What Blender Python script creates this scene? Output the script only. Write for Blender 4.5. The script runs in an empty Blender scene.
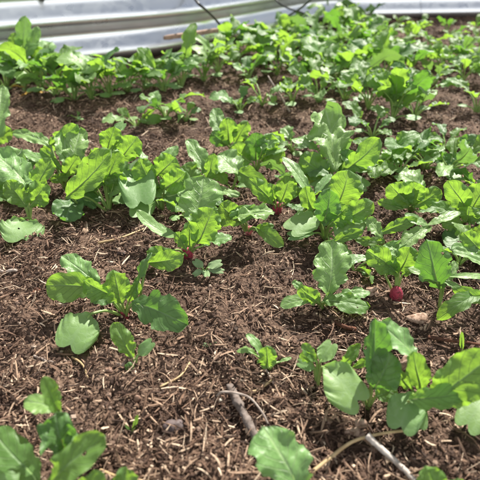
import bpy, math, random
import numpy as np
from mathutils import Vector
R = math.radians
random.seed(7); rng = np.random.default_rng(7)
C = bpy.context.scene.collection
scene = bpy.context.scene

# ---------------------------------------------------------------- camera, sky, sun, exposure
CAM_H, PITCH, FPX = 0.31, 33.0, 480.0        # metres, degrees below the horizon, focal length for a 480 px frame
cd = bpy.data.cameras.new('camera'); cam = bpy.data.objects.new('camera', cd); C.objects.link(cam)
cam.location = (0, 0, CAM_H); cam.rotation_euler = (R(90-PITCH), 0, 0)
cd.sensor_width = 36; cd.lens = 36*FPX/480; cd.clip_start = .01; cd.clip_end = 2000
cd.dof.use_dof = True; cd.dof.focus_distance = .50; cd.dof.aperture_fstop = 9
scene.camera = cam
SUN_EL, SUN_AZ = 48.0, 30.0                 # azimuth measured from +y towards +x
w = bpy.data.worlds.new('World'); scene.world = w; w.use_nodes = True
nt = w.node_tree; bg = nt.nodes['Background']
sky = nt.nodes.new('ShaderNodeTexSky'); sky.sky_type = 'NISHITA'; sky.sun_disc = False
sky.sun_elevation = R(SUN_EL); sky.sun_rotation = R(SUN_AZ); sky.dust_density = 2.0
# unseen bright broken cloud, added over the blue to whiten the wall's reflections
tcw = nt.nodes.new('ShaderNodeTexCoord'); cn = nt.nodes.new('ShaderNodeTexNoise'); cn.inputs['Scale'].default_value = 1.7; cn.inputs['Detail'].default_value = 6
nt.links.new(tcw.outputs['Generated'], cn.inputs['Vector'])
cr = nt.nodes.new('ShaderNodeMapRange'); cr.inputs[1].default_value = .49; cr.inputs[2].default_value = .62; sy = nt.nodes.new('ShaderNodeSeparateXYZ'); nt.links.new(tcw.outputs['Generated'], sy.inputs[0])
my = nt.nodes.new('ShaderNodeMath'); my.operation = 'MULTIPLY_ADD'; nt.links.new(sy.outputs[1], my.inputs[0]); my.inputs[1].default_value = -.22   # the added cloud gathers behind the camera, where the steel reflects it
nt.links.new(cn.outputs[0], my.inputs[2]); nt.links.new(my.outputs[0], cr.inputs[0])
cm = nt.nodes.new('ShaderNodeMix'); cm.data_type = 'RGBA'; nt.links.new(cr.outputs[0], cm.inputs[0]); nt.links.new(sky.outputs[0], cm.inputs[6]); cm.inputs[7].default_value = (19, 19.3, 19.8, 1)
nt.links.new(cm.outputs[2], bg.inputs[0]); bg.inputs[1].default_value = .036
sd = bpy.data.lights.new('sun', 'SUN'); so = bpy.data.objects.new('sun', sd); C.objects.link(so)
sd.energy = 5.0; sd.angle = R(.6); sd.color = (1, .95, .87)
S = Vector((math.sin(R(SUN_AZ))*math.cos(R(SUN_EL)), math.cos(R(SUN_AZ))*math.cos(R(SUN_EL)), math.sin(R(SUN_EL))))
so.rotation_euler = S.to_track_quat('Z', 'Y').to_euler(); so.location = S*5
scene.view_settings.view_transform = 'Standard'; scene.view_settings.look = 'None'
scene.view_settings.exposure = 1.16; scene.view_settings.gamma = 1
try: scene.view_settings.use_curve_mapping = False
except Exception: pass
scene.render.engine = 'CYCLES'
scene.cycles.max_bounces = 8; scene.cycles.transmission_bounces = 6; scene.cycles.diffuse_bounces = 4

# ---------------------------------------------------------------- helpers
CAMP = np.array([0, 0, CAM_H])
_cp, _sp = math.cos(R(PITCH)), math.sin(R(PITCH))
AR, AU, AF = np.array([1., 0, 0]), np.array([0, _sp, _cp]), np.array([0, _cp, -_sp])
def at(px, py, z=0.0):                       # photo point + height (cm) -> world point
    d = AF + AR*((px-240)/FPX) + AU*((240-py)/FPX)
    t = (z*.01 - CAM_H)/d[2]
    return CAMP + d*t
def depth(p): return float(np.dot(p-CAMP, AF))

def _h(ix, iy, seed):
    n = (ix.astype(np.int64)*374761393 + iy.astype(np.int64)*668265263 + seed*1442695041) & 0xffffffff
    n = ((n ^ (n >> 13))*1274126177) & 0xffffffff
    return ((n ^ (n >> 16)) & 0xffff)/65535.0
def vnoise(x, y, seed=0):
    x = np.asarray(x, float); y = np.asarray(y, float)
    ix = np.floor(x).astype(np.int64); iy = np.floor(y).astype(np.int64); fx = x-ix; fy = y-iy
    fx = fx*fx*(3-2*fx); fy = fy*fy*(3-2*fy)
    a = _h(ix, iy, seed); b = _h(ix+1, iy, seed); c = _h(ix, iy+1, seed); d = _h(ix+1, iy+1, seed)
    return (a*(1-fx)+b*fx)*(1-fy) + (c*(1-fx)+d*fx)*fy
def fbm(x, y, seed=0, o=3):
    v = 0; amp = .5
    for k in range(o): v = v + amp*(vnoise(x*2**k+17.3*k, y*2**k-9.1*k, seed+k)-.5); amp *= .5
    return v*2
def ground(x, y):
    x = np.asarray(x, float); y = np.asarray(y, float)
    return .014*fbm(x*7, y*7, 1) + .011*fbm(x*30, y*30, 5, 2) + .0055*fbm(x*95, y*95, 9, 2) + .0018*fbm(x*330, y*330, 12, 1)

def mesh_obj(name, V, F, mat, parent=None, smooth=True, uv=None, tint=None):
    me = bpy.data.meshes.new(name)
    V = np.asarray(V, np.float32); 
    if isinstance(F, np.ndarray):
        me.vertices.add(len(V)); me.vertices.foreach_set('co', V.ravel())
        n, k = F.shape
        me.loops.add(n*k); me.loops.foreach_set('vertex_index', F.astype(np.int32).ravel())
        me.polygons.add(n); me.polygons.foreach_set('loop_start', np.arange(0, n*k, k, dtype=np.int32))
        me.update(calc_edges=True)
    else:
        me.from_pydata([tuple(map(float, v)) for v in V], [], F)
    if uv is not None:
        l = me.uv_layers.new(name='UVMap')
        idx = np.zeros(len(me.loops), np.int32); me.loops.foreach_get('vertex_index', idx)
        l.data.foreach_set('uv', np.asarray(uv, np.float32)[idx].ravel())
    if tint is not None:
        a = me.attributes.new('tint', 'FLOAT', 'POINT'); a.data.foreach_set('value', np.asarray(tint, np.float32))
    me.polygons.foreach_set('use_smooth', np.full(len(me.polygons), smooth))
    me.materials.append(mat)
    o = bpy.data.objects.new(name, me); C.objects.link(o)
    if parent: o.parent = parent
    return o
def tag(o, label=None, cat=None, group=None, kind=None):
    if label: o['label'] = label
    if cat: o['category'] = cat
    if group: o['group'] = group
    if kind: o['kind'] = kind
    return o
def empty(name, loc):
    o = bpy.data.objects.new(name, None); o.empty_display_size = .02; o.location = [float(v) for v in loc]; C.objects.link(o); return o

def nm(v): 
    n = np.linalg.norm(v); return v/n if n > 1e-9 else v
def catmull(P, n):
    P = [np.asarray(p, float) for p in P]; P = [2*P[0]-P[1]]+P+[2*P[-1]-P[-2]]; out = []
    for i in range(1, len(P)-2):
        for k in range(n):
            t = k/n; a, b, c, d = P[i-1:i+3]
            out.append(.5*((2*b)+(-a+c)*t+(2*a-5*b+4*c-d)*t*t+(-a+3*b-3*c+d)*t**3))
    out.append(P[-2]); return np.array(out)
def tube(P, rad, n=8, wob=0.0, seed=0):
    P = np.asarray(P, float); m = len(P); rad = np.broadcast_to(rad, (m,)) if np.ndim(rad) == 0 else np.asarray(rad)
    V = []; F = []; up = np.array([.13, .31, .94]); rr = np.random.default_rng(seed)
    T = np.gradient(P, axis=0)
    for i in range(m):
        t = nm(T[i]); a = nm(np.cross(t, up)); b = np.cross(t, a)
        for k in range(n):
            an = 2*math.pi*k/n; r = rad[i]*(1+wob*(rr.random()-.5)*2)
            V.append(P[i]+a*math.cos(an)*r+b*math.sin(an)*r)
    for i in range(m-1):
        for k in range(n): F.append((i*n+k, i*n+(k+1) % n, (i+1)*n+(k+1) % n, (i+1)*n+k))
    V.append(P[0]); V.append(P[-1]); c0, c1 = len(V)-2, len(V)-1
    for k in range(n): F.append((c0, (k+1) % n, k)); F.append((c1, (m-1)*n+k, (m-1)*n+(k+1) % n))
    return V, F

# ---------------------------------------------------------------- materials
def newmat(name):
    m = bpy.data.materials.new(name); m.use_nodes = True; t = m.node_tree; t.nodes.clear()
    return m, t, t.nodes.new, t.links.new
def ramp(t, fac, stops):
    n = t.nodes.new('ShaderNodeValToRGB'); e = n.color_ramp.elements
    while len(e) < len(stops): e.new(.5)
    for q, (p, c) in zip(e, stops): q.position = p; q.color = (*c, 1)
    t.links.new(fac, n.inputs[0]); return n.outputs[0]
def math_(t, op, a, b=None, c=None):
    n = t.nodes.new('ShaderNodeMath'); n.operation = op
    for i, v in enumerate((a, b, c)):
        if v is None: continue
        if isinstance(v, (int, float)): n.inputs[i].default_value = v
        else: t.links.new(v, n.inputs[i])
    return n.outputs[0]
def mixc(t, fac, a, b, mode='MIX'):
    n = t.nodes.new('ShaderNodeMix'); n.data_type = 'RGBA'; n.blend_type = mode
    for s, v in ((0, fac), (6, a), (7, b)):
        if isinstance(v, (int, float)): n.inputs[s].default_value = v
        elif isinstance(v, tuple): n.inputs[s].default_value = (*v, 1)
        else: t.links.new(v, n.inputs[s])
    return n.outputs[2]

def leaf_material(name, dark, light, vein, trans, veins=True, rough=.46, tfac=.45, holes=.0):
    m, t, N, L = newmat(name)
    uv = N('ShaderNodeUVMap'); uv.uv_map = 'UVMap'; sep = N('ShaderNodeSeparateXYZ'); L(uv.outputs[0], sep.inputs[0])
    x, y = sep.outputs[0], sep.outputs[1]
    ax = math_(t, 'ABSOLUTE', x)
    noise = N('ShaderNodeTexNoise'); noise.inputs['Scale'].default_value = 220; tc = N('ShaderNodeTexCoord'); L(tc.outputs['Object'], noise.inputs['Vector'])
    big = N('ShaderNodeTexNoise'); big.inputs['Scale'].default_value = 60; L(tc.outputs['Object'], big.inputs['Vector'])
    wob = math_(t, 'MULTIPLY', math_(t, 'SUBTRACT', big.outputs[0], .5), .35)
    ph = math_(t, 'ADD', math_(t, 'SUBTRACT', math_(t, 'MULTIPLY', y, 6.5), math_(t, 'MULTIPLY', ax, 2.3)), wob)
    fr = math_(t, 'ABSOLUTE', math_(t, 'SUBTRACT', math_(t, 'FRACT', ph), .5))      # 0 mid between veins .. .5 at vein
    lat = N('ShaderNodeMapRange'); lat.inputs[1].default_value = .43; lat.inputs[2].default_value = .5; L(fr, lat.inputs[0])
    mid = N('ShaderNodeMapRange'); mid.inputs[1].default_value = .09; mid.inputs[2].default_value = .0; L(ax, mid.inputs[0])
    latf = math_(t, 'MULTIPLY', lat.outputs[0], .8 if veins else .0)
    vf = math_(t, 'MAXIMUM', latf, math_(t, 'MULTIPLY', mid.outputs[0], .9 if veins else .5))
    info = N('ShaderNodeObjectInfo')
    base = mixc(t, big.outputs[0], dark, light)
    base = mixc(t, math_(t, 'MULTIPLY', info.outputs['Random'], .5), base, tuple(min(1, c*k) for c, k in zip(light, (1.35, 1.1, .8))))
    # brown specks and pale patches of wear
    sp = N('ShaderNodeTexVoronoi'); sp.inputs['Scale'].default_value = 130; L(tc.outputs['Object'], sp.inputs['Vector'])
    spk = N('ShaderNodeMapRange'); spk.inputs[1].default_value = .085; spk.inputs[2].default_value = .05; L(sp.outputs['Distance'], spk.inputs[0])
    base = mixc(t, math_(t, 'MULTIPLY', spk.outputs[0], .55), base, (.12, .09, .035))
    if not veins:                                              # faint netted veins and mottling on the smooth seed leaves
        ve = N('ShaderNodeTexVoronoi'); ve.feature = 'DISTANCE_TO_EDGE'; ve.inputs['Scale'].default_value = 150
        jn = N('ShaderNodeVectorMath'); jn.operation = 'MULTIPLY_ADD'; L(noise.outputs['Color'], jn.inputs[0]); jn.inputs[1].default_value = (.006, .006, .006); L(tc.outputs['Object'], jn.inputs[2]); L(jn.outputs[0], ve.inputs['Vector'])
        vr = N('ShaderNodeMapRange'); vr.inputs[1].default_value = .10; vr.inputs[2].default_value = .0; L(ve.outputs['Distance'], vr.inputs[0])
        vf = math_(t, 'MAXIMUM', vf, math_(t, 'MULTIPLY', vr.outputs[0], .5))
    col = mixc(t, vf, base, vein)
    bs = N('ShaderNodeBsdfPrincipled'); L(col, bs.inputs['Base Color'])
    L(math_(t, 'ADD', rough, math_(t, 'MULTIPLY', noise.outputs[0], .14)), bs.inputs['Roughness'])
    bs.inputs['Specular IOR Level'].default_value = .6
    bs.inputs['Sheen Weight'].default_value = .15; bs.inputs['Sheen Roughness'].default_value = .5
    tr = N('ShaderNodeBsdfTranslucent')
    tcol = mixc(t, vf, trans, tuple(c*.62+.05 for c in trans))
    tcol = mixc(t, math_(t, 'MULTIPLY', big.outputs[0], .5), tcol, tuple(c*.6 for c in trans))
    tcol = mixc(t, math_(t, 'MULTIPLY', spk.outputs[0], .6), tcol, (.1, .08, .01))
    L(tcol, tr.inputs['Color'])
    # bump: sunken veins + cellular blistering
    vo = N('ShaderNodeTexVoronoi'); vo.inputs['Scale'].default_value = 260; L(tc.outputs['Object'], vo.inputs['Vector'])
    hgt = math_(t, 'ADD', math_(t, 'MULTIPLY', vo.outputs['Distance'], -.45 if veins else -.1), math_(t, 'MULTIPLY', vf, -.9 if veins else -.22))
    hgt = math_(t, 'ADD', hgt, math_(t, 'MULTIPLY', noise.outputs[0], .6 if veins else .5))
    bp = N('ShaderNodeBump'); bp.inputs['Strength'].default_value = .7 if veins else .5; bp.inputs['Distance'].default_value = .0009
    L(hgt, bp.inputs['Height']); L(bp.outputs[0], bs.inputs['Normal']); L(bp.outputs[0], tr.inputs['Normal'])
    mx0 = N('ShaderNodeMixShader'); mx0.inputs[0].default_value = tfac; L(bs.outputs[0], mx0.inputs[1]); L(tr.outputs[0], mx0.inputs[2])
    hv = N('ShaderNodeTexVoronoi'); hv.inputs['Scale'].default_value = 95
    jit = N('ShaderNodeVectorMath'); jit.operation = 'MULTIPLY_ADD'; L(noise.outputs['Color'], jit.inputs[0]); jit.inputs[1].default_value = (.004, .004, .004); L(tc.outputs['Object'], jit.inputs[2])
    L(jit.outputs[0], hv.inputs['Vector']); hs = N('ShaderNodeSeparateColor'); L(hv.outputs['Color'], hs.inputs[0])
    hole = math_(t, 'MULTIPLY', math_(t, 'LESS_THAN', hv.outputs['Distance'], .14), math_(t, 'GREATER_THAN', hs.outputs[0], .95))
    tp_ = N('ShaderNodeBsdfTransparent'); mx = N('ShaderNodeMixShader'); L(hole, mx.inputs[0]); L(mx0.outputs[0], mx.inputs[1]); L(tp_.outputs[0], mx.inputs[2])
    out = N('ShaderNodeOutputMaterial'); L(mx.outputs[0], out.inputs[0]); return m
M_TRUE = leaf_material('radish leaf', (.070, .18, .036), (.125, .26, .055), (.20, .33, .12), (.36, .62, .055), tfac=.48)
M_PALE = leaf_material('sheen-pale radish leaf', (.115, .25, .062), (.17, .32, .09), (.29, .42, .18), (.28, .52, .08), tfac=.3, rough=.42)  # paler green with the sky sheen of flat leaves painted in
M_DARK = leaf_material('older radish leaf', (.055, .15, .036), (.09, .20, .05), (.16, .27, .11), (.20, .46, .04), tfac=.4)
M_SEED = leaf_material('seed leaf', (.12, .26, .075), (.18, .33, .11), (.24, .38, .16), (.30, .55, .09), veins=False, rough=.45, tfac=.38)

def simple(name, col, rough=.6, spec=.4, nscale=80, var=.35, bump=.0004, second=None, metallic=0, sub=0):
    m, t, N, L = newmat(name)
    tc = N('ShaderNodeTexCoord'); n = N('ShaderNodeTexNoise'); n.inputs['Scale'].default_value = nscale; n.inputs['Detail'].default_value = 6
    L(tc.outputs['Object'], n.inputs['Vector'])
    second = second or tuple(c*(1-var) for c in col)
    f = N('ShaderNodeMapRange'); f.inputs[1].default_value = .35; f.inputs[2].default_value = .65; L(n.outputs[0], f.inputs[0])
    c = mixc(t, f.outputs[0], col, second)
    b = N('ShaderNodeBsdfPrincipled'); L(c, b.inputs['Base Color']); b.inputs['Roughness'].default_value = rough
    b.inputs['Specular IOR Level'].default_value = spec; b.inputs['Metallic'].default_value = metallic
    if sub: b.inputs['Subsurface Weight'].default_value = sub; b.inputs['Subsurface Scale'].default_value = .004
    bp = N('ShaderNodeBump'); bp.inputs['Strength'].default_value = .8; bp.inputs['Distance'].default_value = bump
    L(n.outputs[0], bp.inputs['Height']); L(bp.outputs[0], b.inputs['Normal'])
    o = N('ShaderNodeOutputMaterial'); L(b.outputs[0], o.inputs[0]); return m
M_STALK = simple('leaf stalk', (.22, .34, .09), .45, .5, 90, second=(.17, .27, .07), sub=.2)
M_STALKRED = simple('reddish stalk base', (.24, .30, .10), .45, .5, 120, second=(.32, .10, .08), sub=.2)
def root_mat(name, c1, c2):
    m, t, N, L = newmat(name); tc = N('ShaderNodeTexCoord')
    n = N('ShaderNodeTexNoise'); n.inputs['Scale'].default_value = 130; n.inputs['Detail'].default_value = 6; L(tc.outputs['Object'], n.inputs['Vector'])
    d = N('ShaderNodeTexNoise'); d.inputs['Scale'].default_value = 420; d.inputs['Detail'].default_value = 8; L(tc.outputs['Object'], d.inputs['Vector'])
    z = N('ShaderNodeSeparateXYZ'); L(tc.outputs['Object'], z.inputs[0])
    c = mixc(t, n.outputs[0], c1, c2)
    k = N('ShaderNodeMapRange'); k.inputs[1].default_value = .48; k.inputs[2].default_value = .70
    L(math_(t, 'ADD', d.outputs[0], math_(t, 'MULTIPLY', z.outputs[2], -9)), k.inputs[0])
    c = mixc(t, k.outputs[0], c, (.10, .06, .042))                     # soil still stuck to the skin
    b = N('ShaderNodeBsdfPrincipled'); L(c, b.inputs['Base Color']); b.inputs['Roughness'].default_value = .55; b.inputs['Subsurface Weight'].default_value = .15; b.inputs['Subsurface Scale'].default_value = .003
    bp = N('ShaderNodeBump'); bp.inputs['Distance'].default_value = .0012; L(math_(t, 'ADD', d.outputs[0], k.outputs[0]), bp.inputs['Height']); L(bp.outputs[0], b.inputs['Normal'])
    o = N('ShaderNodeOutputMaterial'); L(b.outputs[0], o.inputs[0]); return m
M_ROOT = root_mat('radish skin', (.40, .045, .085), (.27, .025, .05))
M_ROOTPINK = root_mat('pale radish skin', (.58, .22, .22), (.48, .09, .12))
M_TWIG = simple('weathered twig bark', (.20, .165, .145), .9, .2, 260, second=(.11, .085, .07), bump=.0016)
M_PALEWOOD = simple('bleached twig', (.40, .34, .29), .8, .3, 160, second=(.22, .17, .14), bump=.0006)
M_STRAW = simple('dry straw', (.50, .37, .20), .6, .4, 90, second=(.38, .26, .13), bump=.0004)
M_BLEACH = simple('bleached driftwood twig', (.58, .53, .48), .75, .3, 260, second=(.36, .31, .27), bump=.0010)
M_BARK = simple('red brown bark', (.17, .075, .045), .9, .2, 240, second=(.07, .035, .024), bump=.002)
M_STONE = simple('dark stone', (.12, .085, .08), .6, .4, 150, second=(.08, .06, .055), bump=.001)
M_PEB = simple('pale pebble', (.62, .57, .46), .6, .4, 200, second=(.5, .43, .33), bump=.0005)
M_BROWNP = simple('brown pebble', (.26, .16, .11), .6, .4, 150, second=(.17, .10, .07), bump=.0008)
M_CLOD = simple('pale rotten wood', (.42, .30, .23), .9, .2, 260, second=(.15, .09, .06), bump=.002)
M_DRYLEAF = simple('dry yellow leaf', (.52, .33, .07), .7, .3, 120, second=(.40, .22, .06), bump=.0006)
M_BLACK = simple('black rubber tube', (.018, .019, .02), .4, .5, 60, bump=.0002)
M_GREYTUBE = simple('grey green tube', (.10, .12, .09), .5, .4, 60, bump=.0002)
M_BOARD = simple('rough pale timber', (.38, .27, .20), .85, .2, 60, second=(.25, .17, .12), bump=.001)
M_BOLT = simple('zinc bolt', (.30, .30, .29), .45, .5, 100, metallic=.9)
M_WEED = simple('grey green weed leaf', (.19, .27, .13), .7, .3, 120, second=(.13, .20, .08), bump=.0005)

# soil
def soil_mat():
    m, t, N, L = newmat('moist soil')
    tc = N('ShaderNodeTexCoord'); P = tc.outputs['Object']
    a = N('ShaderNodeTexNoise'); a.inputs['Scale'].default_value = 9; a.inputs['Detail'].default_value = 5; L(P, a.inputs['Vector'])
    b = N('ShaderNodeTexNoise'); b.inputs['Scale'].default_value = 260; b.inputs['Detail'].default_value = 8; L(P, b.inputs['Vector'])
    v = N('ShaderNodeTexVoronoi'); v.inputs['Scale'].default_value = 420; L(P, v.inputs['Vector'])
    f = math_(t, 'ADD', math_(t, 'MULTIPLY', a.outputs[0], .55), math_(t, 'MULTIPLY', b.outputs[0], .5))
    col = ramp(t, f, [(.30, (.022, .011, .007)), (.48, (.066, .039, .026)), (.6, (.140, .090, .062)), (.75, (.25, .18, .13))])
    sc = N('ShaderNodeMapRange'); sc.inputs[1].default_value = .92; sc.inputs[2].default_value = 1.0; L(v.outputs['Color'], sc.inputs[0])
    col = mixc(t, math_(t, 'MULTIPLY', sc.outputs[0], .5), col, (.30, .22, .17))
    p = N('ShaderNodeBsdfPrincipled'); L(col, p.inputs['Base Color']); p.inputs['Roughness'].default_value = .88; p.inputs['Specular IOR Level'].default_value = .25
    bp = N('ShaderNodeBump'); bp.inputs['Distance'].default_value = .003; bp.inputs['Strength'].default_value = .9
    L(math_(t, 'ADD', b.outputs[0], math_(t, 'MULTIPLY', v.outputs['Distance'], .6)), bp.inputs['Height']); L(bp.outputs[0], p.inputs['Normal'])
    o = N('ShaderNodeOutputMaterial'); L(p.outputs[0], o.inputs[0]); return m
def tint_mat(name, stops, rough=.8):
    m, t, N, L = newmat(name)
    at_ = N('ShaderNodeAttribute'); at_.attribute_name = 'tint'
    tc = N('ShaderNodeTexCoord'); n = N('ShaderNodeTexNoise'); n.inputs['Scale'].default_value = 500; n.inputs['Detail'].default_value = 3; L(tc.outputs['Object'], n.inputs['Vector'])
    f = math_(t, 'ADD', at_.outputs['Fac'], math_(t, 'MULTIPLY', math_(t, 'SUBTRACT', n.outputs[0], .5), .22))
    col = ramp(t, f, stops)
    p = N('ShaderNodeBsdfPrincipled'); L(col, p.inputs['Base Color']); p.inputs['Roughness'].default_value = rough; p.inputs['Specular IOR Level'].default_value = .3
    bp = N('ShaderNodeBump'); bp.inputs['Distance'].default_value = .0008; L(n.outputs[0], bp.inputs['Height']); L(bp.outputs[0], p.inputs['Normal'])
    o = N('ShaderNodeOutputMaterial'); L(p.outputs[0], o.inputs[0]); return m
M_SOIL = soil_mat()
M_MULCH = tint_mat('shredded bark mulch', [(.0, (.030, .016, .010)), (.30, (.078, .043, .028)), (.62, (.19, .116, .076)), (.86, (.34, .235, .16)), (1, (.60, .47, .34))])
M_CRUMB = tint_mat('soil crumbs', [(.0, (.040, .023, .016)), (.5, (.105, .065, .045)), (.9, (.22, .15, .11)), (1, (.36, .28, .22))], .9)

# galvanised steel
def galv():
    m, t, N, L = newmat('galvanised steel')
    tc = N('ShaderNodeTexCoord'); v = N('ShaderNodeTexVoronoi'); v.inputs['Scale'].default_value = 70; L(tc.outputs['Object'], v.inputs['Vector'])
    n = N('ShaderNodeTexNoise'); n.inputs['Scale'].default_value = 12; n.inputs['Detail'].default_value = 6; L(tc.outputs['Object'], n.inputs['Vector'])
    c = mixc(t, n.outputs[0], (.80, .82, .83), (.92, .93, .94))
    sep = N('ShaderNodeSeparateXYZ'); L(tc.outputs['Object'], sep.inputs[0])
    d = N('ShaderNodeMapRange'); d.inputs[1].default_value = .02; d.inputs[2].default_value = -.01; L(math_(t, 'ADD', sep.outputs[2], math_(t, 'MULTIPLY', n.outputs[0], -.02)), d.inputs[0])
    c = mixc(t, d.outputs[0], c, (.22, .17, .13))                  # soil splashed on the lowest centimetre
    p = N('ShaderNodeBsdfPrincipled'); L(c, p.inputs['Base Color']); p.inputs['Metallic'].default_value = .85
    sg = N('ShaderNodeSeparateColor'); L(v.outputs['Color'], sg.inputs[0])
    L(math_(t, 'ADD', .27, math_(t, 'MULTIPLY', sg.outputs[0], .10)), p.inputs['Roughness'])
    o = N('ShaderNodeOutputMaterial'); L(p.outputs[0], o.inputs[0]); return m
M_GALV = galv()
M_LAWN = simple('lawn', (.05, .09, .025), .9, .2, 3, second=(.035, .07, .02), bump=.02)

# ---------------------------------------------------------------- setting: soil bed, lawn outside, metal wall
def wall_path():
    A = at(0, 76); M0 = at(185, 53); B = at(325, 22); Cc = at(480, 19)
    A = A[:2]; M0 = M0[:2]; B = B[:2]; Cc = Cc[:2]
    d1 = nm(B-M0); d2 = nm(Cc-B)
    d0 = nm(M0-A); pts = list(catmull([[*(A-d0*1.4), 0], [*A, 0], [*M0, 0], [*(B-d1*.18), 0]], 6)[:, :2])
    for k in range(1, 8):                                   # rounded corner
        u = k/8; p0 = B-d1*.18; p2 = B+d2*.18; pts.append((1-u)**2*p0+2*u*(1-u)*B+u*u*p2)
    pts += [B+d2*.18, Cc+d2*1.3]
    out = []
    for i in range(len(pts)-1):
        n = max(1, int(np.linalg.norm(pts[i+1]-pts[i])/.05))
        for k in range(n): out.append(pts[i]+(pts[i+1]-pts[i])*k/n)
    out.append(pts[-1]); return np.array(out)
WP = wall_path()
# lawn and bed soil
mesh_obj('lawn', [(-200, -200, -.42), (200, -200, -.42), (200, 300, -.42), (-200, 300, -.42)], [(0, 1, 2, 3)], M_LAWN)['kind'] = 'structure'
def soil_sheet():
    n1, n2 = 640, 560
    u = np.linspace(0, 1, n1); yy = -.25 + .0 + (np.exp(u*2.6)-1)/(math.exp(2.6)-1)*3.6
    v = np.linspace(-1, 1, n2)
    Y, Vv = np.meshgrid(yy, v, indexing='ij'); X = Vv*(.55+.55*np.clip(Y, 0, 4))
    # stop at the wall: push points that lie beyond it back onto it
    tx, ty = np.gradient(WP[:, 0]), np.gradient(WP[:, 1])
    Xf, Yf = X.ravel(), Y.ravel(); 
    keep = np.ones(len(Xf), bool)
    d2 = np.full(len(Xf), 1e9); idx = np.zeros(len(Xf), int)
    for i in range(len(WP)):
        q = (Xf-WP[i, 0])**2+(Yf-WP[i, 1])**2; s = q < d2; d2[s] = q[s]; idx[s] = i
    side = (Xf-WP[idx, 0])*ty[idx]-(Yf-WP[idx, 1])*tx[idx]        # >0: camera side
    keep = side > -.012*np.hypot(tx[idx], ty[idx])
    Z = ground(Xf, Yf)
    V = np.stack([Xf, Yf, Z], 1)
    i = np.arange(n1-1)[:, None]*n2+np.arange(n2-1)[None, :]
    F = np.stack([i, i+1, i+n2+1, i+n2], -1).reshape(-1, 4)
    F = F[keep[F].all(1)]
    used = np.zeros(len(V), bool); used[F.ravel()] = True; remap = np.cumsum(used)-1
    o = mesh_obj('ground', V[used], remap[F], M_SOIL); o['kind'] = 'structure'
soil_sheet()

def wall():
    w_ = empty('metal_bed_wall', (WP[len(WP)//2][0], WP[len(WP)//2][1], 0))
    tag(w_, 'shiny corrugated galvanised steel wall enclosing the soil behind all the radish plants', 'bed wall')
    o3 = np.array(w_.location)
    zs = np.linspace(-.44, .215, 150)
    P = .085; z0 = .113
    u = ((zs-z0)/P) % 1.0; prof = np.where(u < .60, .0125*np.cos(math.pi*u/.60), -.0125*np.cos(math.pi*(u-.60)/.40))
    
    T = np.stack([np.gradient(WP[:, 0]), np.gradient(WP[:, 1])], 1); T /= np.linalg.norm(T, axis=1)[:, None]
    Nn = np.stack([T[:, 1], -T[:, 0]], 1)
    def panel(i0, i1, off):
        V = []; F = []
        for i in range(i0, i1):
            for z, p in zip(zs, prof):
                q = WP[i]+Nn[i]*(p+.004+off); V.append((q[0]-o3[0], q[1]-o3[1], z))
        m = len(zs)
        for i in range(i1-i0-1):
            for k in range(m-1): F.append((i*m+k, (i+1)*m+k, (i+1)*m+k+1, i*m+k+1))
        return V, F
    # panels overlap by one step, each 2 mm proud of the last
    n = len(WP); cuts = [0, int(n*.22), int(n*.40), int(n*.62), int(n*.74), n-1]
    for k in range(len(cuts)-1):
        V, F = panel(cuts[k], min(n, cuts[k+1]+2), .002*(k % 2))
        mesh_obj('panel', V, F, M_GALV, w_)
    V = [(WP[i][0]+Nn[i][0]*.004-o3[0], WP[i][1]+Nn[i][1]*.004-o3[1], .222) for i in range(n)]
    V, F = tube(V, .009, 10); mesh_obj('rim', V, F, M_GALV, w_)
    # bolts in the troughs beside each seam
    def bolt(i, z):
        c = np.array([*(WP[i]+Nn[i]*(.004-.006)), z])-o3*[1, 1, 0]; nv = np.array([*Nn[i], 0])
        pts = [c, c+nv*.006, c+nv*.008, c+nv*.0085, c+nv*.012]; V, F = tube(pts, [.009, .009, .0085, .005, .0045], 6)
        mesh_obj('bolt', V, F, M_BOLT, w_)
    d = np.hypot(*(WP-at(70, 5, 16.8)[:2]).T); ib = int(d.argmin())
    bolt(ib, .168)
    for c in (cuts[1], cuts[-2]): bolt(c, .104)
wall()

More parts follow.
